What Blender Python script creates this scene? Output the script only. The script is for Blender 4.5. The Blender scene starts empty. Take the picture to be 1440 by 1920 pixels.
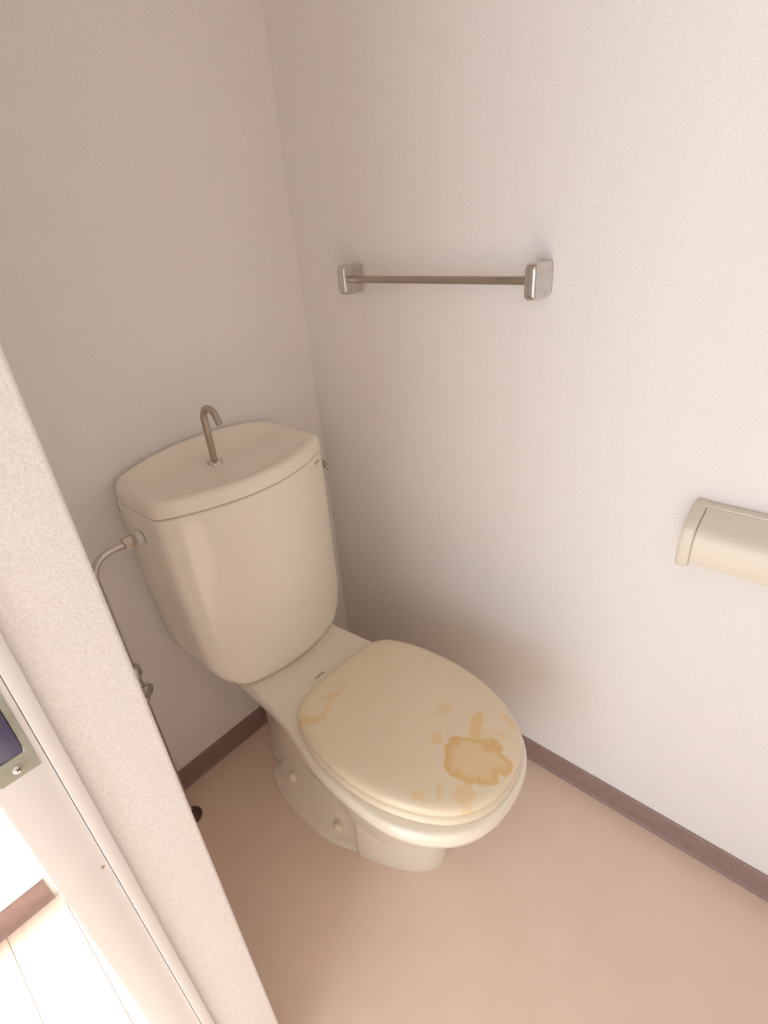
import bpy, bmesh, math
from mathutils import Vector, Matrix

S = bpy.context.scene
COL = S.collection

# ---------------------------------------------------------------- camera
cam_d = bpy.data.cameras.new('camera')
cam = bpy.data.objects.new('camera', cam_d)
COL.objects.link(cam)
R_ = Vector((0.65561563, -0.7515272, -0.07331443))
D_ = Vector((-0.4056612, -0.26866208, -0.87364734))
F_ = Vector((0.63687293, 0.60251767, -0.48100449))
CAM = Vector((-0.805132822, -0.948758076, 1.15260938))
cam.matrix_world = Matrix(((R_.x, -D_.x, -F_.x, CAM.x),
                           (R_.y, -D_.y, -F_.y, CAM.y),
                           (R_.z, -D_.z, -F_.z, CAM.z),
                           (0, 0, 0, 1)))
cam_d.sensor_fit = 'VERTICAL'
cam_d.sensor_height = 24.0
cam_d.lens = 24.0 * 999.1455 / 1920.0
cam_d.clip_start = 0.02
S.camera = cam

# ---------------------------------------------------------------- world, light, exposure
w = bpy.data.worlds.new('world')
S.world = w
w.use_nodes = True
w.node_tree.nodes['Background'].inputs[0].default_value = (0.86, 0.93, 1.0, 1)
w.node_tree.nodes['Background'].inputs[1].default_value = 1.0

def area(name, loc, target, sx, sy, power, color):
    l = bpy.data.lights.new(name, 'AREA')
    l.shape = 'RECTANGLE'
    l.size, l.size_y = sx, sy
    l.energy = power
    l.color = color
    o = bpy.data.objects.new(name, l)
    COL.objects.link(o)
    o.location = loc
    o.rotation_euler = (Vector(target) - Vector(loc)).to_track_quat('-Z', 'Y').to_euler()
    return o
# daylight that falls through the hall's window
area('window_daylight', (-2.72, -0.9, 0.93), (0, -0.9, 0.93), 1.5, 1.74, 23.0, (0.84, 0.965, 1.075))
# the sun shines through the same window onto the hall floor
sun_d = bpy.data.lights.new('sun', 'SUN')
sun_d.energy = 13.0
sun_d.angle = math.radians(2.5)
sun_d.color = (1.0, 0.93, 0.83)
sun = bpy.data.objects.new('sun', sun_d)
COL.objects.link(sun)
sun.rotation_euler = Vector((1.0, 0.065, -0.97)).to_track_quat('-Z', 'Y').to_euler()

S.view_settings.view_transform = 'Standard'
S.view_settings.look = 'None'
S.view_settings.exposure = 0.06
S.view_settings.gamma = 1.0
S.view_settings.use_curve_mapping = False
S.cycles.max_bounces = 14
S.cycles.diffuse_bounces = 10
S.cycles.glossy_bounces = 6
S.cycles.use_denoising = True

# ---------------------------------------------------------------- materials
def mat(name, color, rough=0.5, metal=0.0, spec=0.5, coat=0.0):
    m = bpy.data.materials.new(name)
    m.use_nodes = True
    b = m.node_tree.nodes['Principled BSDF']
    b.inputs['Base Color'].default_value = (*color, 1)
    b.inputs['Roughness'].default_value = rough
    b.inputs['Metallic'].default_value = metal
    b.inputs['Specular IOR Level'].default_value = spec
    b.inputs['Coat Weight'].default_value = coat
    b.inputs['Coat Roughness'].default_value = 0.08
    return m

def nodes(m):
    t = m.node_tree
    return t, t.nodes, t.links, t.nodes['Principled BSDF']

def obj_coords(t):
    n = t.nodes.new('ShaderNodeTexCoord')
    return n.outputs['Object']

def noise(t, vec, scale, detail=3.0, rough=0.6):
    n = t.nodes.new('ShaderNodeTexNoise')
    n.inputs['Scale'].default_value = scale
    n.inputs['Detail'].default_value = detail
    n.inputs['Roughness'].default_value = rough
    t.links.new(vec, n.inputs['Vector'])
    return n.outputs['Fac']

def ramp(t, fac, p0, c0, p1, c1):
    n = t.nodes.new('ShaderNodeValToRGB')
    e = n.color_ramp.elements
    e[0].position, e[0].color = p0, (*c0, 1)
    e[1].position, e[1].color = p1, (*c1, 1)
    t.links.new(fac, n.inputs['Fac'])
    return n.outputs['Color']

def bump(t, height, strength, dist, bsdf):
    n = t.nodes.new('ShaderNodeBump')
    n.inputs['Strength'].default_value = strength
    n.inputs['Distance'].default_value = dist
    t.links.new(height, n.inputs['Height'])
    t.links.new(n.outputs['Normal'], bsdf.inputs['Normal'])

def wallpaper(name, c0, c1, scale, strength):
    m = mat(name, c1, 0.75, spec=0.25)
    t, N, Lk, b = nodes(m)
    v = obj_coords(t)
    f = noise(t, v, scale, 2.0, 0.55)
    Lk.new(ramp(t, f, 0.30, c0, 0.62, c1), b.inputs['Base Color'])
    bump(t, f, strength, 0.002, b)
    return m

def math_node(t, op, a, b=None, c=None):
    n = t.nodes.new('ShaderNodeMath')
    n.operation = op
    for i, x in enumerate((a, b, c)):
        if x is None:
            continue
        if isinstance(x, (int, float)):
            n.inputs[i].default_value = x
        else:
            t.links.new(x, n.inputs[i])
    return n.outputs[0]

M = {}
M['wallpaper'] = wallpaper('wallpaper', (0.79, 0.755, 0.735), (0.86, 0.835, 0.82), 430, 0.30)
M['hall_wall'] = wallpaper('hall_wallpaper', (0.76, 0.74, 0.73), (0.84, 0.82, 0.81), 330, 0.25)
M['ceiling'] = wallpaper('ceiling_paper', (0.76, 0.67, 0.58), (0.81, 0.72, 0.63), 200, 0.25)

def vinyl_floor():
    m = mat('vinyl_floor', (0.62, 0.47, 0.37), 0.42, spec=0.4)
    t, N, Lk, b = nodes(m)
    v = obj_coords(t)
    f = noise(t, v, 9, 4.0, 0.65)
    Lk.new(ramp(t, f, 0.25, (0.83, 0.67, 0.55), 0.75, (0.87, 0.715, 0.595)), b.inputs['Base Color'])
    g = noise(t, v, 260, 2.0, 0.5)
    bump(t, g, 0.08, 0.001, b)
    return m
M['vinyl'] = vinyl_floor()

def wood_floor():
    m = mat('pale_wood', (0.62, 0.46, 0.34), 0.4, spec=0.4)
    t, N, Lk, b = nodes(m)
    v = obj_coords(t)
    mp = t.nodes.new('ShaderNodeMapping')
    mp.inputs['Scale'].default_value = (30, 2.5, 30)
    Lk.new(v, mp.inputs['Vector'])
    f = noise(t, mp.outputs['Vector'], 1.6, 5.0, 0.6)
    Lk.new(ramp(t, f, 0.3, (0.62, 0.51, 0.42), 0.7, (0.74, 0.63, 0.54)), b.inputs['Base Color'])
    return m
M['wood'] = wood_floor()

def speckle(name, c0, c1, rough, scale=40, **k):
    m = mat(name, c1, rough, **k)
    t, N, Lk, b = nodes(m)
    f = noise(t, obj_coords(t), scale, 3.0, 0.6)
    Lk.new(ramp(t, f, 0.35, c0, 0.65, c1), b.inputs['Base Color'])
    return m
M['baseboard'] = speckle('brown_vinyl_baseboard', (0.275, 0.185, 0.165), (0.31, 0.21, 0.19), 0.5)
M['paint'] = speckle('ivory_frame_film', (0.715, 0.685, 0.67), (0.73, 0.70, 0.685), 0.4, 12)
M['porcelain'] = speckle('ivory_porcelain', (0.845, 0.79, 0.685), (0.865, 0.81, 0.705), 0.09, 6, spec=0.5)
M['plastic'] = speckle('ivory_plastic', (0.78, 0.695, 0.54), (0.80, 0.715, 0.56), 0.28, 8)
M['holder_plastic'] = speckle('pale_ivory_plastic', (0.72, 0.655, 0.56), (0.74, 0.675, 0.58), 0.3, 8)
M['cap_plastic'] = speckle('pale_cap_plastic', (0.86, 0.79, 0.64), (0.88, 0.81, 0.66), 0.3, 8)
M['white_nylon'] = speckle('white_nylon', (0.72, 0.70, 0.67), (0.76, 0.74, 0.71), 0.35, 30)
M['chrome'] = speckle('worn_chrome', (0.60, 0.57, 0.55), (0.70, 0.68, 0.66), 0.17, 60, metal=1.0)
M['satin'] = speckle('satin_metal', (0.45, 0.385, 0.32), (0.52, 0.45, 0.38), 0.33, 60, metal=1.0)
M['steel'] = speckle('dull_strike_steel', (0.33, 0.35, 0.30), (0.41, 0.42, 0.37), 0.4, 50, metal=0.7)
M['pocket'] = mat('dark_blue_pocket', (0.07, 0.06, 0.13), 0.32)
M['ink'] = mat('dark_print', (0.10, 0.075, 0.055), 0.5)
M['grey_ink'] = mat('grey_print', (0.36, 0.29, 0.25), 0.5)
M['dark_rubber'] = mat('brown_rubber', (0.10, 0.05, 0.045), 0.35)
M['window_metal'] = mat('window_aluminium', (0.6, 0.6, 0.6), 0.4, metal=0.8)

# ---------------------------------------------------------------- mesh helpers
ORIGIN = {}
def link(name, bm, m, parent=None, smooth=True, angle=35):
    """one bmesh in world coordinates -> one mesh object"""
    bmesh.ops.remove_doubles(bm, verts=bm.verts, dist=1e-6)
    bmesh.ops.recalc_face_normals(bm, faces=bm.faces)
    off = ORIGIN.get(parent.name, Vector()) if parent else Vector()
    if off.length:
        bmesh.ops.translate(bm, verts=bm.verts, vec=-off)
    me = bpy.data.meshes.new(name)
    bm.to_mesh(me)
    bm.free()
    if smooth:
        for p in me.polygons:
            p.use_smooth = True
        me.set_sharp_from_angle(angle=math.radians(angle))
    me.materials.append(M[m])
    o = bpy.data.objects.new(name, me)
    COL.objects.link(o)
    if parent:
        o.parent = parent
        ORIGIN[o.name] = off
    return o

def empty(name, loc):
    o = bpy.data.objects.new(name, None)
    o.empty_display_size = 0.05
    COL.objects.link(o)
    o.location = loc
    ORIGIN[o.name] = Vector(loc)
    return o

def tag(o, label, cat, group=None):
    o['label'] = label
    o['category'] = cat
    if group:
        o['group'] = group
    return o

def structure(o, label=None):
    o['kind'] = 'structure'
    if label:
        o['label'] = label
    return o

def box(bm, x0, x1, y0, y1, z0, z1, bev=0.0, seg=2):
    r = bmesh.ops.create_cube(bm, size=1.0)
    vs = r['verts']
    for v in vs:
        v.co = Vector((x0 if v.co.x < 0 else x1, y0 if v.co.y < 0 else y1, z0 if v.co.z < 0 else z1))
    if bev:
        es = list({e for v in vs for e in v.link_edges})
        bmesh.ops.bevel(bm, geom=es, offset=bev, segments=seg, profile=0.5, affect='EDGES')
    return bm

def loft(bm, rings, cap0=True, cap1=True, closed=False):
    """rings: lists of equally many points"""
    V = [[bm.verts.new(p) for p in r] for r in rings]
    n = len(rings[0])
    m = len(V)
    for a in range(m if closed else m - 1):
        A, B = V[a], V[(a + 1) % m]
        for i in range(n):
            j = (i + 1) % n
            bm.faces.new((A[i], A[j], B[j], B[i]))
    if not closed:
        if cap0:
            bm.faces.new(V[0])
        if cap1:
            bm.faces.new(list(reversed(V[-1])))
    return bm

def tube(bm, pts, r, n=14, caps=True):
    pts = [Vector(p) for p in pts]
    rs = r if isinstance(r, (list, tuple)) else [r] * len(pts)
    rings = []
    up = None
    for i, p in enumerate(pts):
        if i == 0:
            d = pts[1] - pts[0]
        elif i == len(pts) - 1:
            d = pts[-1] - pts[-2]
        else:
            d = (pts[i + 1] - pts[i]).normalized() + (pts[i] - pts[i - 1]).normalized()
        d.normalize()
        if up is None:
            up = d.orthogonal().normalized()
        up = (up - d * up.dot(d)).normalized()
        s = d.cross(up)
        rings.append([p + (up * math.cos(2 * math.pi * k / n) + s * math.sin(2 * math.pi * k / n)) * rs[i] for k in range(n)])
    return loft(bm, rings, caps, caps)

def lathe(bm, base, axis, prof, n=24):
    """prof: (radius, height) pairs along axis"""
    axis = Vector(axis).normalized()
    u = axis.orthogonal().normalized()
    v = axis.cross(u)
    rings = [[Vector(base) + axis * h + (u * math.cos(2 * math.pi * k / n) + v * math.sin(2 * math.pi * k / n)) * max(r, 1e-5)
              for k in range(n)] for r, h in prof]
    return loft(bm, rings)

def arc_pts(c, a, b, r, t0, t1, n):
    c, a, b = Vector(c), Vector(a), Vector(b)
    return [c + (a * math.cos(t0 + (t1 - t0) * i / n) + b * math.sin(t0 + (t1 - t0) * i / n)) * r for i in range(n + 1)]

def text_mesh(name, body, size, mw, m, parent, extrude=0.0001):
    cu = bpy.data.curves.new(name, 'FONT')
    cu.body = body
    cu.size = size
    cu.align_x = 'CENTER'
    cu.align_y = 'CENTER'
    cu.extrude = extrude
    cu.offset = size * 0.018
    tmp = bpy.data.objects.new('tmp', cu)
    COL.objects.link(tmp)
    dg = bpy.context.evaluated_depsgraph_get()
    me = bpy.data.meshes.new_from_object(tmp.evaluated_get(dg))
    bpy.data.objects.remove(tmp)
    bpy.data.curves.remove(cu)
    me.transform(mw)
    off = ORIGIN.get(parent.name, Vector())
    me.transform(Matrix.Translation(-off))
    me.name = name
    me.materials.clear()
    me.materials.append(M[m])
    o = bpy.data.objects.new(name, me)
    COL.objects.link(o)
    o.parent = parent
    ORIGIN[o.name] = off
    return o

# ================================================================ the room
YF = -1.42           # front wall of the toilet room
ZC = 2.30            # ceiling
XL = -0.7137         # room side of the partition wall
XJ = -0.828          # hall side of the partition wall
YJ = -0.569          # end of the partition, where the doorway begins
YO = -1.26           # other side of the doorway
ZD = 1.95
XH, YH = -2.62, -1.95

bm = bmesh.new(); box(bm, -0.76, 0.10, YF - 0.1, 0.10, -0.10, 0.0)
floor = structure(link('floor', bm, 'vinyl', smooth=False), 'plain beige vinyl sheet floor of the toilet room')
bm = bmesh.new(); box(bm, XJ, 0.10, 0.0, 0.10, 0.0, ZC)
structure(link('wall_back', bm, 'wallpaper', smooth=False), 'wallpapered wall behind the toilet tank')
bm = bmesh.new(); box(bm, 0.0, 0.10, YF, 0.0, 0.0, ZC)
structure(link('wall_right', bm, 'wallpaper', smooth=False), 'wallpapered wall carrying the towel bar and paper holder')
bm = bmesh.new(); box(bm, XJ, 0.10, YF - 0.10, YF, 0.0, ZC)
structure(link('wall_front', bm, 'wallpaper', smooth=False), 'wallpapered wall facing the toilet, behind the viewer')
# partition: the papered end beside the door frame has a softly rounded outer edge
bm = bmesh.new()
box(bm, XJ + 0.006, XL, YJ + 0.024, 0.0, 0.0, ZC)
rr = 0.004
pr = [(-0.7798, YJ + 0.026), (-0.7798, YJ)] + [(XL - rr + rr * math.sin(a), YJ + rr - rr * math.cos(a)) for a in [i * math.pi / 10 for i in range(6)]] + [(XL, YJ + 0.026)]
loft(bm, [[(x, y, 0.0) for x, y in pr], [(x, y, ZC) for x, y in pr]])
structure(link('wall_left', bm, 'wallpaper', angle=30), 'short partition wall ending in a textured wallpaper strip beside the door frame')
bm = bmesh.new(); box(bm, XJ, XL, YF, YO - 0.012, 0.0, ZC); box(bm, XJ, XL, YO - 0.012, YJ + 0.024, ZD + 0.012, ZC)
structure(link('wall_doorway', bm, 'wallpaper', smooth=False), 'wallpapered wall above and beyond the doorway')
bm = bmesh.new(); box(bm, XH - 0.1, 0.10, YH - 0.1, 0.10, ZC, ZC + 0.1)
structure(link('ceiling', bm, 'ceiling', smooth=False), 'plain papered ceiling over toilet room and hall')

# soft vinyl baseboards, 60 mm tall
def baseboard(name, pts, label=None):
    (x0, y0), (x1, y1) = pts
    t = 0.004
    bm = bmesh.new()
    if abs(y1 - y0) < 1e-6:
        prof = [(0, 0), (-0.008, 0), (-t, 0.008), (-t, 0.056), (-0.002, 0.060), (0, 0.060)]
        loft(bm, [[(x0, y0 + a, z) for a, z in prof], [(x1, y0 + a, z) for a, z in prof]])
    else:
        prof = [(0, 0), (-0.008, 0), (-t, 0.008), (-t, 0.056), (-0.002, 0.060), (0, 0.060)]
        loft(bm, [[(x0 + a, y0, z) for a, z in prof], [(x0 + a, y1, z) for a, z in prof]])
    return structure(link(name, bm, 'baseboard', angle=20), label)
baseboard('baseboard_back', ((XL, -0.0), (-0.004, -0.0)), 'dark brown vinyl baseboard under the wall behind the toilet')
baseboard('baseboard_right', ((0.0, 0.0), (0.0, YF)), 'brown vinyl baseboard along the wall with the paper holder')
baseboard('baseboard_hall', ((XH, 0.0), (-0.871, 0.0)), 'sunlit brown baseboard in the bright hall beyond the doorway')

# the bright hall beyond the doorway
bm = bmesh.new(); box(bm, XH, XJ, 0.0, 0.10, 0.0, ZC)
structure(link('wall_hall_back', bm, 'hall_wall', smooth=False), 'overexposed white wall of the hall')
bm = bmesh.new(); box(bm, XH, XJ, YH - 0.10, YH, 0.0, ZC)
structure(link('wall_hall_front', bm, 'hall_wall', smooth=False), 'white hall wall opposite the sunlit baseboard')
bm = bmesh.new()
box(bm, XH - 0.1, XH, YH, -1.68, 0, ZC); box(bm, XH - 0.1, XH, -0.12, 0.0, 0, ZC)
box(bm, XH - 0.1, XH, -1.68, -0.12, 0, 0.06); box(bm, XH - 0.1, XH, -1.68, -0.12, 1.84, ZC)
structure(link('wall_hall_left', bm, 'hall_wall', smooth=False), 'white hall wall around the window')
bm = bmesh.new(); box(bm, XJ, XJ + 0.1, YH, YF - 0.10, 0, ZC)
structure(link('wall_hall_right', bm, 'hall_wall', smooth=False), 'short white hall wall beside the toilet room')
win = empty('window_1', (XH, -0.9, 0.06)); structure(win, 'tall metal framed window at the end of the hall')
for nm, b in (('window_frame', ((-1.68, -1.64, 0.06, 1.84), (-0.16, -0.12, 0.06, 1.84), (-1.64, -0.16, 0.06, 0.10), (-1.64, -0.16, 1.80, 1.84))),
              ('meeting_rail', ((-0.92, -0.88, 0.10, 1.80),))):
    bm = bmesh.new()
    for y0, y1, z0, z1 in b:
        box(bm, XH - 0.06, XH - 0.01, y0, y1, z0, z1, 0.003, 1)
    link(nm, bm, 'window_metal', win, angle=30)
# wooden floor of the hall, plank by plank
bm = bmesh.new(); box(bm, XH, -0.76, YH, 0.0, -0.10, -0.012)
hf = structure(link('floor_hall', bm, 'wood', smooth=False), 'pale wooden plank floor of the bright hall')
x = -0.7605
k = 0
while x > XH + 0.09:
    x0 = x - 0.0993
    cut = -0.62 - 0.37 * ((k * 7) % 5) / 5.0
    for y0, y1 in ((cut + 0.0008, -0.001), (YH + 0.001, cut - 0.0008)):
        bm = bmesh.new(); box(bm, x0, x, y0, y1, -0.012, 0.0, 0.0004, 1)
        link('plank', bm, 'wood', hf, smooth=False)
    x -= 0.100
    k += 1

# ---------------------------------------------------------------- door frame
door = empty('door_1', (XJ, YJ, 0.0))
structure(door, 'ivory door frame with a metal strike plate beside the papered strip')
def frame_film():
    m = bpy.data.materials['ivory_frame_film'].copy()
    m.name = 'ivory_frame_film_chipped'
    t, N, Lk, b = nodes(m)
    src = b.inputs['Base Color'].links[0].from_socket
    v = obj_coords(t)
    sep = t.nodes.new('ShaderNodeSeparateXYZ'); Lk.new(v, sep.inputs[0])
    # small chip low on the jamb (door frame coordinates)
    dx = math_node(t, 'MULTIPLY', math_node(t, 'SUBTRACT', sep.outputs['X'], 0.0325), 420.0)
    dz = math_node(t, 'MULTIPLY', math_node(t, 'SUBTRACT', sep.outputs['Z'], CHIP_Z), 420.0)
    d = math_node(t, 'SQRT', math_node(t, 'ADD', math_node(t, 'MULTIPLY', dx, dx), math_node(t, 'MULTIPLY', dz, dz)))
    d = math_node(t, 'ADD', d, math_node(t, 'MULTIPLY', noise(t, v, 900, 2), 0.9))
    mask = math_node(t, 'LESS_THAN', d, 1.15)
    mx = t.nodes.new('ShaderNodeMix'); mx.data_type = 'RGBA'
    Lk.new(mask, mx.inputs['Factor']); Lk.new(src, mx.inputs[6]); mx.inputs[7].default_value = (0.30, 0.22, 0.17, 1)
    Lk.new(mx.outputs[2], b.inputs['Base Color'])
    return m
CHIP_Z = 0.678
M['paint_chip'] = frame_film()
bm = bmesh.new(); box(bm, XJ, -0.7908, YJ, YJ + 0.024, 0.0, ZD, 0.0012, 2)
jamb = link('jamb', bm, 'paint_chip', door, angle=30)
bm = bmesh.new(); box(bm, -0.7905, -0.7798, YJ - 0.007, YJ + 0.024, 0.0, ZD, 0.0009, 2)
link('casing', bm, 'paint', door, angle=30)
bm = bmesh.new(); box(bm, XJ, -0.7798, YO, YJ + 0.024, ZD, ZD + 0.012, 0.001, 1)
link('head_rail', bm, 'paint', door, angle=30)
bm = bmesh.new(); box(bm, XJ, -0.7908, YO - 0.012, YO, 0.0, ZD, 0.001, 1)
link('jamb', bm, 'paint', door, angle=30)
bm = bmesh.new(); box(bm, XJ, -0.76, YO, YJ, -0.012, 0.0015, 0.001, 1)
link('threshold', bm, 'paint', door, angle=30)

# strike plate with a rounded pocket and countersunk screws
sx0, sx1, sz0, sz1 = -0.8225, -0.7955, 0.8185, 0.935
hx0, hx1, hz0, hz1 = -0.8165, -0.8005, 0.8375, 0.888
ys = YJ
bm = bmesh.new()
def rrect(x0, x1, z0, z1, y, r=0.0, n=3):
    if r == 0:
        r = 1e-4
    P = []
    for cx, cz, a0 in ((x1 - r, z1 - r, 0), (x0 + r, z1 - r, 90), (x0 + r, z0 + r, 180), (x1 - r, z0 + r, 270)):
        for i in range(n + 1):
            a = math.radians(a0 + 90 * i / n)
            P.append((cx + r * math.cos(a), y, cz + r * math.sin(a)))
    return P
loft(bm, [rrect(sx0, sx1, sz0, sz1, ys), rrect(sx0, sx1, sz0, sz1, ys - 0.0011, 0.0006), rrect(sx0 + .0004, sx1 - .0004, sz0 + .0004, sz1 - .0004, ys - 0.0015, 0.0006),
          rrect(hx0 - .0006, hx1 + .0006, hz0 - .0006, hz1 + .0006, ys - 0.0015, 0.002), rrect(hx0, hx1, hz0, hz1, ys - 0.0009, 0.002), rrect(hx0, hx1, hz0, hz1, ys, 0.002)], closed=True)
sp = link('strike_plate', bm, 'steel', door, angle=30)
sp['label'] = 'dull metal strike plate with a dark latch pocket'
bm = bmesh.new()
rings = []
for k in range(9):
    t_ = k / 8.0
    z = hz0 + 0.0002 + (hz1 - hz0 - 0.0004) * t_
    y = ys - 0.0004 - 0.0040 * math.sin(math.pi * t_) ** 0.9
    rings.append([(hx0 + .0002, ys, z), (hx0 + .0002, y, z), ((hx0 + hx1) / 2, y - 0.0008, z), (hx1 - .0002, y, z), (hx1 - .0002, ys, z)])
loft(bm, rings)
link('latch_pocket', bm, 'pocket', sp, angle=30)
for zc in (0.8265, 0.927):
    bm = bmesh.new()
    lathe(bm, (-0.8085, ys - 0.0014, zc), (0, -1, 0), [(0.0037, 0), (0.0037, 0.0004), (0.0030, 0.0008), (0.0, 0.0010)], 20)
    sc = link('screw', bm, 'chrome', sp)
    bm = bmesh.new()
    for a in (40, 130):
        ca, sa = math.cos(math.radians(a)), math.sin(math.radians(a))
        c = Vector((-0.8085, ys - 0.0024, zc))
        u, v = Vector((ca, 0, sa)), Vector((-sa, 0, ca))
        q = [c + u * .0019 + v * .00035, c - u * .0019 + v * .00035, c - u * .0019 - v * .00035, c + u * .0019 - v * .00035]
        loft(bm, [q, [p + Vector((0, -0.0002, 0)) for p in q]])
    link('cross_slot', bm, 'ink', sc, smooth=False)

# ================================================================ toilet
XC = -0.322
toilet = empty('toilet', (XC, -0.35, 0.0))
tag(toilet, 'ivory toilet with hand-wash tank and brown-stained closed lid on beige floor', 'toilet')
def T(X, Y, z):
    return (XC + X, -Y, z)

# --- tank
def tank_plan(W, yb, sgn, yfun, rb=0.02, rf=0.010, bow=True):
    """plan outline, back centre -> right side -> front -> left side, (X, Y)"""
    half = []
    half += [(W * t * 0.88, yb) for t in (0.0, 0.35, 0.7)]
    for i in range(4):
        a = math.pi / 2 * i / 3
        half.append((W - rb + rb * math.sin(a), yb + rb - rb * math.cos(a)))
    ys_ = yfun(W)
    for t in (0.4, 0.8):
        half.append((W, yb + rb + (ys_ - rf - yb - rb) * t))
    half.append((W, ys_ - rf)); half.append((W - rf * 0.12, ys_ - rf * 0.42)); half.append((W - rf * 0.42, ys_ - rf * 0.02 + (yfun(W - rf) - ys_) * 0.3))
    half.append((W - rf, yfun(W - rf)))
    for t in (0.87, 0.74, 0.6, 0.45, 0.3, 0.15):
        X = (W - rf) * t / 0.95
        half.append((X, yfun(X)))
    full = half + [(0.0, yfun(0.0))] + [(-X, Y) for X, Y in reversed(half[1:])]
    return full

def front(X):
    return 0.214 - 0.058 * (min(abs(X), 0.19) / 0.184) ** 2

Z0, ZS = 0.345, 0.749
bm = bmesh.new()
rings = []
Rb = 0.095
zs = [Z0 + Rb * (1 - math.cos(i * math.pi / 24)) for i in range(13)] + [0.48, 0.54, 0.61, 0.68, 0.735, ZS - 0.002, ZS]
for z in zs:
    W = 0.1755 + 0.0085 * min(1, max(0, (z - 0.43) / 0.2))
    dz = z - Z0
    if dz < Rb:
        W -= Rb - math.sqrt(Rb * Rb - (Rb - dz) ** 2)
    inset = 0.0
    rv = 0.016
    if dz < rv:
        inset = rv - math.sqrt(rv * rv - (rv - dz) ** 2)
    if z > ZS - 0.001:
        inset += 0.002; W -= 0.002
    yf = lambda X, i=inset: front(X) - i + 0.003 * max(0, 1 - dz / 0.3)
    rings.append([T(X, Y, z) for X, Y in tank_plan(W, 0.008, 1, yf, rb=0.012)])
loft(bm, rings)
tank = link('tank', bm, 'porcelain', toilet, angle=50)

# --- tank lid with its hand-wash basin
bm = bmesh.new()
def lid_h(X, Y):
    b = max(0.0, 1 - (Y - 0.02) / 0.17)
    b = b * b * (3 - 2 * b)
    return 0.781 + 0.031 * b * max(0.0, 1 - (abs(X) / 0.185) ** 2.4 * 0.95)
base_plan = tank_plan(0.1855, 0.006, 1, lambda X: front(X) + 0.0015, rb=0.026, rf=0.013)
cx, cy = 0.0, 0.10
def sc_plan(s, dy=0.0):
    return [(X * s, cy + (Y - cy) * (1 - (1 - s) * 1.55) if s > 0.6 else cy + (Y - cy) * s * 0.633) for X, Y in base_plan]
rings = []
for s, dz in ((0.985, 'seam'), (1.0, 'low'), (0.9995, 'mid'), (0.997, -0.0125), (0.991, -0.0080), (0.980, -0.0040), (0.964, -0.0014), (0.945, -0.0004), (0.922, -0.0008), (0.895, -0.0022), (0.86, -0.0048), (0.81, -0.0085), (0.75, -0.0120), (0.66, -0.0142), (0.5, -0.0150), (0.25, -0.0153), (0.05, -0.0155)):
    pl = sc_plan(s)
    R1 = []
    for X, Y in pl:
        if dz == 'seam':
            z = 0.7515
        elif dz == 'low':
            z = 0.7535
        elif dz == 'mid':
            z = 0.5 * (0.7535 + lid_h(X, Y) - 0.008)
        else:
            k_ = min(1.0, max(0.0, -dz / 0.0150)) if s < 0.95 else 0.0
            z = 0.781 + (lid_h(X, Y) - 0.781) * (1 - 0.75 * k_) + dz + 0.003 * k_
        R1.append(T(X, Y, z))
    rings.append(R1)
loft(bm, rings)
tlid = link('tank_lid', bm, 'porcelain', toilet, angle=50)
tlid['label'] = 'ivory tank lid shaped as a hand-wash basin'

# --- spout
SX, SY, SZ = -0.014, 0.078, 0.7775
bm = bmesh.new()
col = [T(SX, SY, SZ - 0.006), T(SX, SY, SZ + 0.03), T(SX, SY, 0.860)]
arc = arc_pts(T(SX, SY + 0.0225, 0.860), (0, 1, 0), (0, 0, 1), 0.0225, 0, math.radians(158), 12)[1:]
tip = arc[-1] + (arc[-1] - arc[-2]).normalized() * 0.012
tube(bm, col + arc + [tip], 0.0063, 16)
spout = link('spout', bm, 'satin', toilet, angle=50)
spout['label'] = 'thin curved metal spout'
bm = bmesh.new()
lathe(bm, T(SX, SY, SZ - 0.006), (0, 0, 1), [(0.0155, 0), (0.0155, 0.003), (0.0145, 0.0055), (0.0105, 0.0075), (0.0062, 0.0085)], 28)
link('spout_flange', bm, 'chrome', spout, angle=50)

# --- flush lever on the far side of the tank
bm = bmesh.new()
lathe(bm, T(0.182, 0.128, 0.698), (1, 0, 0), [(0.011, 0), (0.011, 0.012), (0.009, 0.016), (0.006, 0.018), (0.006, 0.022)], 20)
lev = link('flush_lever', bm, 'chrome', toilet, angle=40)
bm = bmesh.new()
tube(bm, [T(0.205, 0.118, 0.702), T(0.206, 0.127, 0.7015), T(0.207, 0.136, 0.698), T(0.2075, 0.141, 0.693), T(0.2075, 0.143, 0.688)], [0.005, 0.007, 0.0055, 0.0045, 0.003], 12)
link('lever_handle', bm, 'satin', lev, angle=50)

# --- egg-shaped outlines for bowl, seat and lid
def spline(P, n, free=False):
    out = []
    for i in range(len(P) - 1):
        p0 = P[max(i - 1, 0)]; p1 = P[i]; p2 = P[i + 1]; p3 = P[min(i + 2, len(P) - 1)]
        if i == 0:
            p0 = P[0] if free else (-P[1][0], P[1][1])
        if i == len(P) - 2:
            p3 = (-P[-2][0], P[-2][1])
        for k in range(n):
            t = k / n
            out.append(tuple(0.5 * (2 * p1[j] + (p2[j] - p0[j]) * t + (2 * p0[j] - 5 * p1[j] + 4 * p2[j] - p3[j]) * t * t + (3 * p1[j] - p0[j] - 3 * p2[j] + p3[j]) * t ** 3) for j in (0, 1)))
    out.append(P[-1])
    return out
def mirror(h):
    return h + [(-X, Y) for X, Y in reversed(h[1:-1])]
def normals(P):
    n = len(P); out = []
    for i in range(n):
        a, b = P[i - 1], P[(i + 1) % n]
        dx, dy = b[0] - a[0], b[1] - a[1]
        l = math.hypot(dx, dy) or 1
        out.append((-dy / l, dx / l))
    # make them point outward
    if out[0][1] > 0:
        out = [(-x, -y) for x, y in out]
    return out
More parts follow.
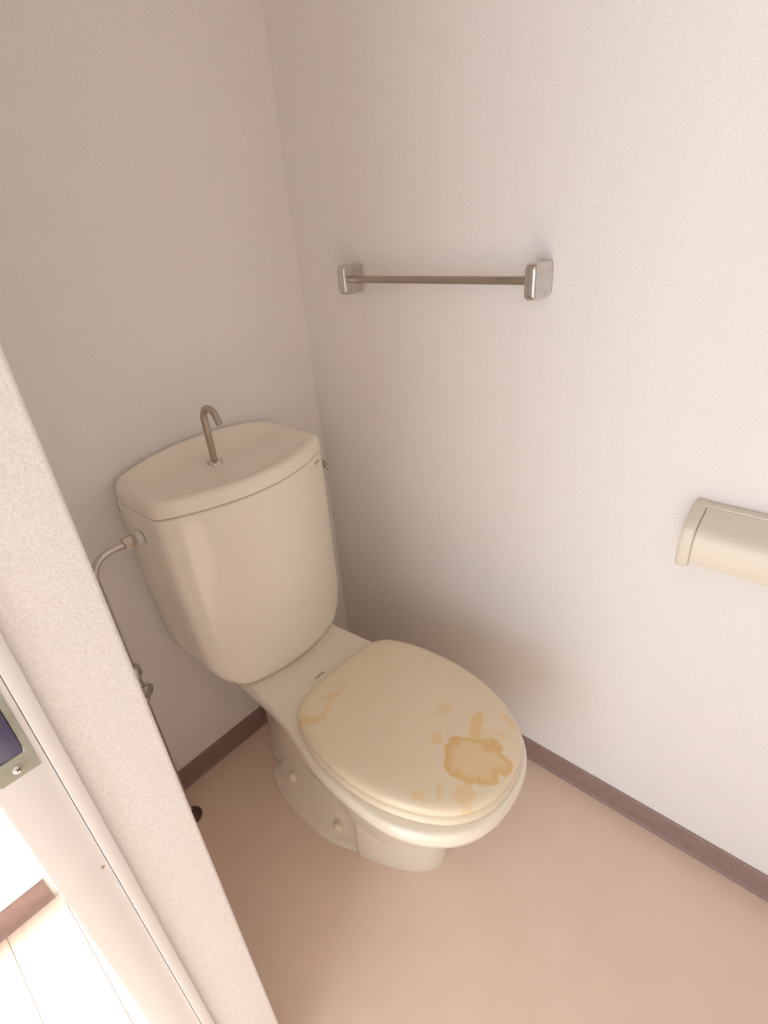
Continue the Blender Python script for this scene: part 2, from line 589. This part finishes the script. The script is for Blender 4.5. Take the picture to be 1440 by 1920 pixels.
def offset(P, d):
    return [(X + nx * d, Y + ny * d) for (X, Y), (nx, ny) in zip(P, normals(P))]

LID = mirror(spline([(0, .3235), (.058, .3245), (.098, .3315), (.128, .357), (.147, .412), (.1545, .475), (.1525, .535), (.141, .590), (.120, .640), (.090, .679), (.048, .704), (0, .7115)], 5))

# bowl: rim, deck and the hull below it
def hull(W, Yb, wb, Yf, Yc=0.50, Ym=0.30, wm=None):
    wm = wm if wm is not None else wb + (W - wb) * 0.28
    return mirror(spline([(0, Yb), (wb * 0.8, Yb), (wb, Yb + 0.03), (wb * 1.01, Yb + 0.45 * (Ym - Yb)), (wm, Ym), (W * 0.965, Ym + 0.6 * (Yc - Ym)), (W, Yc + 0.015),
                          (W * .955, Yc + (Yf - Yc) * .42), (W * .80, Yc + (Yf - Yc) * .69), (W * .58, Yc + (Yf - Yc) * .875), (W * .30, Yc + (Yf - Yc) * .975), (0, Yf)], 5))
RT = 0.345
bm = bmesh.new()
rings = []
for z, W, Yb, wb, Yf, Yc, Ym in (
        (RT, 0.156, 0.055, 0.112, 0.710, 0.50, 0.30),
        (RT - 0.001, 0.1595, 0.052, 0.1155, 0.7135, 0.50, 0.30),
        (RT - 0.006, 0.1625, 0.050, 0.118, 0.717, 0.50, 0.30),
        (RT - 0.022, 0.163, 0.050, 0.118, 0.7175, 0.50, 0.30),
        (RT - 0.036, 0.1605, 0.052, 0.115, 0.714, 0.50, 0.30),
        (RT - 0.046, 0.154, 0.057, 0.108, 0.705, 0.495, 0.30),
        (0.285, 0.145, 0.065, 0.098, 0.690, 0.49, 0.30),
        (0.255, 0.133, 0.08, 0.084, 0.665, 0.48, 0.30),
        (0.22, 0.122, 0.10, 0.072, 0.638, 0.47, 0.30),
        (0.17, 0.110, 0.12, 0.062, 0.610, 0.46, 0.31),
        (0.12, 0.100, 0.14, 0.055, 0.592, 0.45, 0.32)):
    rings.append([T(X, Y, z) for X, Y in hull(W, Yb, wb, Yf, Yc, Ym)])
loft(bm, rings)
bowl = link('bowl', bm, 'porcelain', toilet, angle=50)

# pedestal: solid front foot, narrow trapway web, low flange
bm = bmesh.new()
def foot(Wb, Yb, Yf):
    return mirror([(0, Yb), (Wb * .5, Yb), (Wb - .012, Yb), (Wb - .003, Yb + .003), (Wb, Yb + .012)] +
                  spline([(Wb, Yb + .013), (Wb * .93, Yb + (Yf - Yb) * .24), (Wb * .80, Yb + (Yf - Yb) * .46), (Wb * .58, Yb + (Yf - Yb) * .74), (Wb * .31, Yb + (Yf - Yb) * .93), (0, Yf)], 4, True)[1:])
rings = []
for z, Wb, Yb, Yf in ((0.0, .1005, .423, .577), (0.004, .1015, .422, .5785), (0.03, .1005, .423, .576), (0.08, .100, .425, .575), (0.13, .101, .430, .584), (0.18, .103, .435, .600), (0.22, .105, .44, .618)):
    rings.append([T(X, Y, z) for X, Y in foot(Wb, Yb, Yf)])
loft(bm, rings)
web = [(0, .10), (.045, .10), (.060, .115), (.066, .2), (.070, .3), (.074, .44), (0, .445)]
rings = []
for z, s in ((0.0, 1.2), (0.03, 1.18), (0.06, 1.08), (0.10, 1.02), (0.2, 1.0), (0.30, 1.2)):
    rings.append([T(X * s, Y, z) for X, Y in mirror(web)])
loft(bm, rings)
ped = link('pedestal', bm, 'porcelain', toilet, angle=45)
FL = mirror(spline([(0, .128), (.045, .129), (.075, .134), (.097, .150), (.111, .18), (.122, .225), (.1265, .28), (.1255, .335), (.119, .375), (.106, .410), (.094, .437), (.080, .462), (0, .47)], 4))
bm = bmesh.new()
rings = []
for d, z in ((0.0, 0.0), (0.0008, 0.006), (-0.001, 0.013), (-0.004, 0.017), (-0.007, 0.0185), (-0.010, 0.020), (-0.016, 0.030), (-0.035, 0.068), (-0.050, 0.095)):
    rings.append([T(X, Y, z) for X, Y in offset(FL, d)])
loft(bm, rings)
link('base_flange', bm, 'porcelain', ped, angle=50)
for X, Y, zc in ((-.087, .226, .050), (-.095, .376, .030), (.087, .226, .050), (.095, .376, .030)):
    bm = bmesh.new()
    lathe(bm, T(X, Y, zc), (math.copysign(0.45, X), 0, 1), [(0.0105, 0), (0.0108, 0.008), (0.0098, 0.015), (0.0075, 0.0195), (0.004, 0.022), (0.0, 0.0228)], 20)
    link('bolt_cap', bm, 'cap_plastic', ped, angle=50)['label'] = 'small pale round bolt cap'

# seat ring
bm = bmesh.new()
seat_o = offset(LID, 0.0005)
rings = []
for d, z in ((-0.006, 0.347), (-0.001, 0.3495), (0.001, 0.356), (-0.001, 0.3625), (-0.007, 0.366), (-0.030, 0.367), (-0.050, 0.362), (-0.054, 0.355), (-0.050, 0.347)):
    rings.append([T(X, Y, z) for X, Y in offset(seat_o, d)])
loft(bm, rings, closed=True)
link('seat', bm, 'plastic', toilet, angle=50)

# stained lid
def stained():
    m = speckle('stained_lid_plastic', (0.78, 0.68, 0.505), (0.80, 0.70, 0.525), 0.22, 8)
    t, N, Lk, b = nodes(m)
    src = b.inputs['Base Color'].links[0].from_socket
    v = obj_coords(t)
    sep = t.nodes.new('ShaderNodeSeparateXYZ'); Lk.new(v, sep.inputs[0])
    n1 = t.nodes.new('ShaderNodeTexNoise'); n1.inputs['Scale'].default_value = 27; n1.inputs['Detail'].default_value = 4
    Lk.new(v, n1.inputs['Vector'])
    sc = t.nodes.new('ShaderNodeSeparateColor'); Lk.new(n1.outputs['Color'], sc.inputs[0])
    wx = math_node(t, 'MULTIPLY', math_node(t, 'SUBTRACT', sc.outputs[0], 0.5), 0.062)
    wy = math_node(t, 'MULTIPLY', math_node(t, 'SUBTRACT', sc.outputs[1], 0.5), 0.062)
    X = math_node(t, 'ADD', sep.outputs['X'], wx)
    Y = math_node(t, 'ADD', sep.outputs['Y'], wy)
    def ell(cx, cy, rx, ry, rot=0.0):
        c, s = math.cos(rot), math.sin(rot)
        dx = math_node(t, 'SUBTRACT', X, cx); dy = math_node(t, 'SUBTRACT', Y, cy)
        u = math_node(t, 'ADD', math_node(t, 'MULTIPLY', dx, c / rx), math_node(t, 'MULTIPLY', dy, s / rx))
        w_ = math_node(t, 'ADD', math_node(t, 'MULTIPLY', dx, -s / ry), math_node(t, 'MULTIPLY', dy, c / ry))
        return math_node(t, 'SQRT', math_node(t, 'ADD', math_node(t, 'MULTIPLY', u, u), math_node(t, 'MULTIPLY', w_, w_)))
    def mapr(d, a, b_, lo, hi):
        n = t.nodes.new('ShaderNodeMapRange'); n.interpolation_type = 'SMOOTHSTEP'
        n.inputs['From Min'].default_value = a; n.inputs['From Max'].default_value = b_
        n.inputs['To Min'].default_value = lo; n.inputs['To Max'].default_value = hi
        Lk.new(d, n.inputs['Value']); return n.outputs[0]
    cur = src
    def blend(mask, color):
        nonlocal cur
        mx = t.nodes.new('ShaderNodeMix'); mx.data_type = 'RGBA'; mx.clamp_factor = True
        Lk.new(mask, mx.inputs['Factor']); Lk.new(cur, mx.inputs[6]); mx.inputs[7].default_value = (*color, 1)
        cur = mx.outputs[2]
    for e in STAINS:
        d = ell(*e[:5])
        if e[7] == 'ring':
            blend(mapr(d, 0.92, 1.04, e[6] * 0.72, 0.0), e[5])
            ringm = math_node(t, 'MULTIPLY', mapr(d, 0.55, 0.90, 0.0, 1.0), mapr(d, 0.94, 1.06, e[6], 0.0))
            blend(ringm, (e[5][0] * 0.93, e[5][1] * 0.87, e[5][2] * 0.78))
        else:
            blend(mapr(d, 0.80, 1.08, e[6], 0.0), e[5])
    Lk.new(cur, b.inputs['Base Color'])
    return m
# (centre x, centre y, radius x, radius y, turn, colour, strength, kind) in toilet coordinates
BR = (0.78, 0.56, 0.27)
STAINS = [
    (-0.004, -0.303, 0.044, 0.053, 0.3, BR, 0.85, 'ring'),
    (0.052, -0.270, 0.026, 0.014, 0.1, BR, 0.80, 'blot'),
    (0.055, -0.305, 0.012, 0.028, 0.5, BR, 0.35, 'blot'),
    (0.036, -0.210, 0.024, 0.008, 0.2, BR, 0.45, 'blot'),
    (-0.012, -0.234, 0.014, 0.012, 0.2, BR, 0.60, 'blot'),
    (-0.066, -0.324, 0.022, 0.018, 0.4, BR, 0.55, 'blot'),
    (-0.118, -0.030, 0.014, 0.030, 0.4, BR, 0.60, 'blot'),
    (-0.050, -0.025, 0.026, 0.007, 0.1, BR, 0.55, 'blot'),
    (-0.083, -0.040, 0.028, 0.006, 0.3, BR, 0.50, 'blot'),
    (0.094, -0.307, 0.008, 0.022, -0.4, BR, 0.55, 'blot'),
    (-0.113, -0.268, 0.007, 0.006, 0.0, BR, 0.5, 'blot'),
    (-0.091, -0.292, 0.007, 0.006, 0.0, BR, 0.5, 'blot'),
]
M['lid'] = stained()
bm = bmesh.new()
rings = []
for d, z in ((-0.012, 0.3675), (-0.003, 0.3685), (-0.0005, 0.372), (0.0, 0.376), (-0.001, 0.3805), (-0.004, 0.3845), (-0.009, 0.3872), (-0.016, 0.389), (-0.03, 0.3905), (-0.05, 0.3918)):
    rings.append([T(X, Y, z) for X, Y in offset(LID, d)])
inner = offset(LID, -0.05)
for s, z in ((0.75, 0.393), (0.5, 0.3938), (0.25, 0.3942), (0.03, 0.3944)):
    rings.append([T(X * s, 0.50 + (Y - 0.50) * s, z) for X, Y in inner])
loft(bm, rings)
lid = link('lid', bm, 'lid', toilet, angle=50)
lid['label'] = 'closed ivory lid with brown stains near its front'
# hinge blocks behind the lid
for X in (-0.055, 0.055):
    bm = bmesh.new(); box(bm, XC + X - 0.018, XC + X + 0.018, -0.345, -0.329, RT - 0.001, 0.368, 0.003, 2)
    link('hinge', bm, 'plastic', toilet, angle=40)

# maker's marks
text_mesh('deck_logo', 'TOTO', 0.0084, Matrix.Translation((-0.3325, -0.2825, RT + 0.0002)), 'ink', toilet)
nx = 0.150
th = math.atan(2 * 0.058 * nx / 0.181 ** 2)
text_mesh('tank_logo', 'TOTO', 0.0080, Matrix.Translation((XC + nx, -front(nx) - 0.0004, 0.7345)) @ Matrix.Rotation(th, 4, 'Z') @ Matrix.Rotation(math.pi / 2, 4, 'X'), 'grey_ink', tank)

# ================================================================ water supply pipe
PX, PY = -0.600, -0.078
pipe = empty('water_supply_pipe', (PX, PY, 0.0))
tag(pipe, 'chrome water supply pipe with stop valve left of the tank', 'pipe')
ZN = 0.697
bm = bmesh.new()
rb = 0.040
pts = [(-0.526, PY, ZN), (PX + rb, PY, ZN)] + arc_pts((PX + rb, PY, ZN - rb), (0, 0, 1), (-1, 0, 0), rb, 0, math.pi / 2, 8)[1:] + [(PX, PY, 0.6), (PX, PY, 0.46)]
tube(bm, pts, 0.0064, 14)
link('upper_tube', bm, 'chrome', pipe, angle=50)
bm = bmesh.new(); tube(bm, [(PX, PY, 0.385), (PX, PY, 0.2), (PX, PY, 0.004)], 0.0064, 14)
link('lower_tube', bm, 'chrome', pipe, angle=50)
bm = bmesh.new()
lathe(bm, (-0.516, PY, ZN), (-1, 0, 0), [(0.009, 0), (0.0118, 0.001), (0.0122, 0.006), (0.0122, 0.020), (0.0108, 0.0235), (0.008, 0.0245)], 6)
link('coupling_nut', bm, 'chrome', pipe, angle=25)
bm = bmesh.new(); lathe(bm, (-0.5072, PY, ZN), (-1, 0, 0), [(0.0125, 0), (0.0125, 0.005), (0.011, 0.0105)], 20)
link('nylon_washer', bm, 'white_nylon', pipe, angle=40)
bm = bmesh.new()
lathe(bm, (PX, PY, 0.372), (0, 0, 1), [(0.007, 0), (0.0115, 0.002), (0.0115, 0.010), (0.0095, 0.012), (0.0100, 0.020), (0.0125, 0.026), (0.0125, 0.036), (0.0098, 0.044), (0.0090, 0.058), (0.0090, 0.066)], 20)
vb = link('valve_body', bm, 'chrome', pipe, angle=35)
bm = bmesh.new()
lathe(bm, (PX, PY, 0.436), (0, 0, 1), [(0.009, 0), (0.0145, 0.0015), (0.0145, 0.020), (0.0125, 0.025), (0.0068, 0.027)], 6)
link('coupling_nut', bm, 'chrome', pipe, angle=25)
bm = bmesh.new()
lathe(bm, (PX, PY, 0.402), (0.55, -0.835, 0), [(0.0095, 0), (0.0095, 0.006), (0.0135, 0.008), (0.0135, 0.016), (0.0115, 0.020), (0.0, 0.0205)], 20)
kn = link('valve_cap', bm, 'chrome', vb, angle=35)
bm = bmesh.new()
lathe(bm, (PX, PY, 0.0), (0, 0, 1), [(0.0225, 0), (0.0225, 0.003), (0.019, 0.008), (0.013, 0.012), (0.0068, 0.014)], 28)
link('floor_flange', bm, 'dark_rubber', pipe, angle=50)

# ================================================================ towel bar
ZB = 1.0575
bar = empty('towel_bar', (0.0, -0.37, ZB))
tag(bar, 'metal towel bar between two rounded brackets on the wall above the toilet', 'towel bar')
def bracket(y0, y1):
    bm = bmesh.new()
    x0, x1, z0, z1 = -0.054, 0.0, ZB - 0.0255, ZB + 0.0255
    def sq(y, d, r):
        P = []
        for cx_, cz_, a0 in ((x1 - r - d, z1 - r - d, 0), (x0 + r + d, z1 - r - d, 90), (x0 + r + d, z0 + r + d, 180), (x1 - r - d, z0 + r + d, 270)):
            rr_ = r if cx_ < -0.03 else 0.007
            cxx = cx_ if cx_ < -0.03 else x1 - rr_ - d
            cz2 = cz_ if cx_ < -0.03 else (z1 - rr_ - d if a0 == 0 else z0 + rr_ + d)
            for i in range(6):
                a = math.radians(a0 + 18 * i)
                P.append((cxx + rr_ * math.cos(a), y, cz2 + rr_ * math.sin(a)))
        return P
    e = 0.006
    ring = []
    for i in range(5):
        a = math.pi / 2 * i / 4
        ring.append(sq(y0 + e - e * math.sin(a), e - e * math.cos(a) if False else e * (1 - math.cos(math.pi / 2 - a)) * 0 + e * (1 - math.cos(a)), 0.009))
    ring = [sq(y0, e, 0.007), sq(y0 + 0.0006, e * 0.6, 0.008), sq(y0 + 0.002, e * 0.25, 0.009), sq(y0 + 0.0048, 0.0, 0.010),
            sq(y1 - 0.0048, 0.0, 0.010), sq(y1 - 0.002, e * 0.25, 0.009), sq(y1 - 0.0006, e * 0.6, 0.008), sq(y1, e, 0.007)]
    loft(bm, ring)
    return link('bracket', bm, 'chrome', bar, angle=60)
bracket(-0.187, -0.166)
bracket(-0.570, -0.549)
bm = bmesh.new(); tube(bm, [(-0.031, -0.183, ZB), (-0.031, -0.37, ZB), (-0.031, -0.553, ZB)], 0.0062, 16)
link('rod', bm, 'satin', bar, angle=50)

# ================================================================ toilet paper holder
HY0, HY1 = -0.972, -0.818
hold = empty('toilet_paper_holder', (0.0, (HY0 + HY1) / 2, 0.72))
tag(hold, 'ivory plastic toilet paper holder at the right edge of the wall', 'paper holder')
def arm(y0, y1):
    bm = bmesh.new()
    prof = [(0.0, 0.763), (-0.006, 0.7645), (-0.030, 0.758), (-0.050, 0.7485), (-0.0570, 0.744), (-0.0605, 0.738), (-0.062, 0.729), (-0.0628, 0.705), (-0.0625, 0.686), (-0.060, 0.6795), (-0.055, 0.678), (-0.035, 0.683), (-0.012, 0.692), (0.0, 0.697)]
    cxx = sum(a for a, b in prof) / len(prof); czz = sum(b for a, b in prof) / len(prof)
    rings = []
    for y, s in ((y0, 0.94), (y0 + 0.001, 0.975), (y0 + 0.003, 1.0), (y1 - 0.003, 1.0), (y1 - 0.001, 0.975), (y1, 0.94)):
        rings.append([(min(0.0, cxx + (a - cxx) * s) if a < -1e-6 else 0.0, y, czz + (b - czz) * s) for a, b in prof])
    loft(bm, rings)
    return link('arm', bm, 'holder_plastic', hold, angle=45)
arm(HY1 - 0.017, HY1)
arm(HY0, HY0 + 0.017)
bm = bmesh.new(); box(bm, -0.0165, 0.0, HY0 + 0.004, HY1 - 0.004, 0.700, 0.7625, 0.0025, 2)
link('back_plate', bm, 'holder_plastic', hold, angle=40)
bm = bmesh.new()
prof = [(-0.0175, 0.7598), (-0.032, 0.7550), (-0.050, 0.7480), (-0.0585, 0.7430), (-0.0640, 0.7350), (-0.0665, 0.7240), (-0.0665, 0.706), (-0.0635, 0.690)]
inn = [(a + 0.0022, b - 0.0022) for a, b in prof]
inn[0] = (-0.0175, 0.7570); inn[-1] = (-0.0612, 0.6895)
sect = prof + list(reversed(inn))
ya, yb_ = HY0 + 0.0186, HY1 - 0.0186
loft(bm, [[(a, ya, b) for a, b in sect], [(a, yb_, b) for a, b in sect]])
link('cover', bm, 'holder_plastic', hold, angle=40)['label'] = 'hinged curved cover'
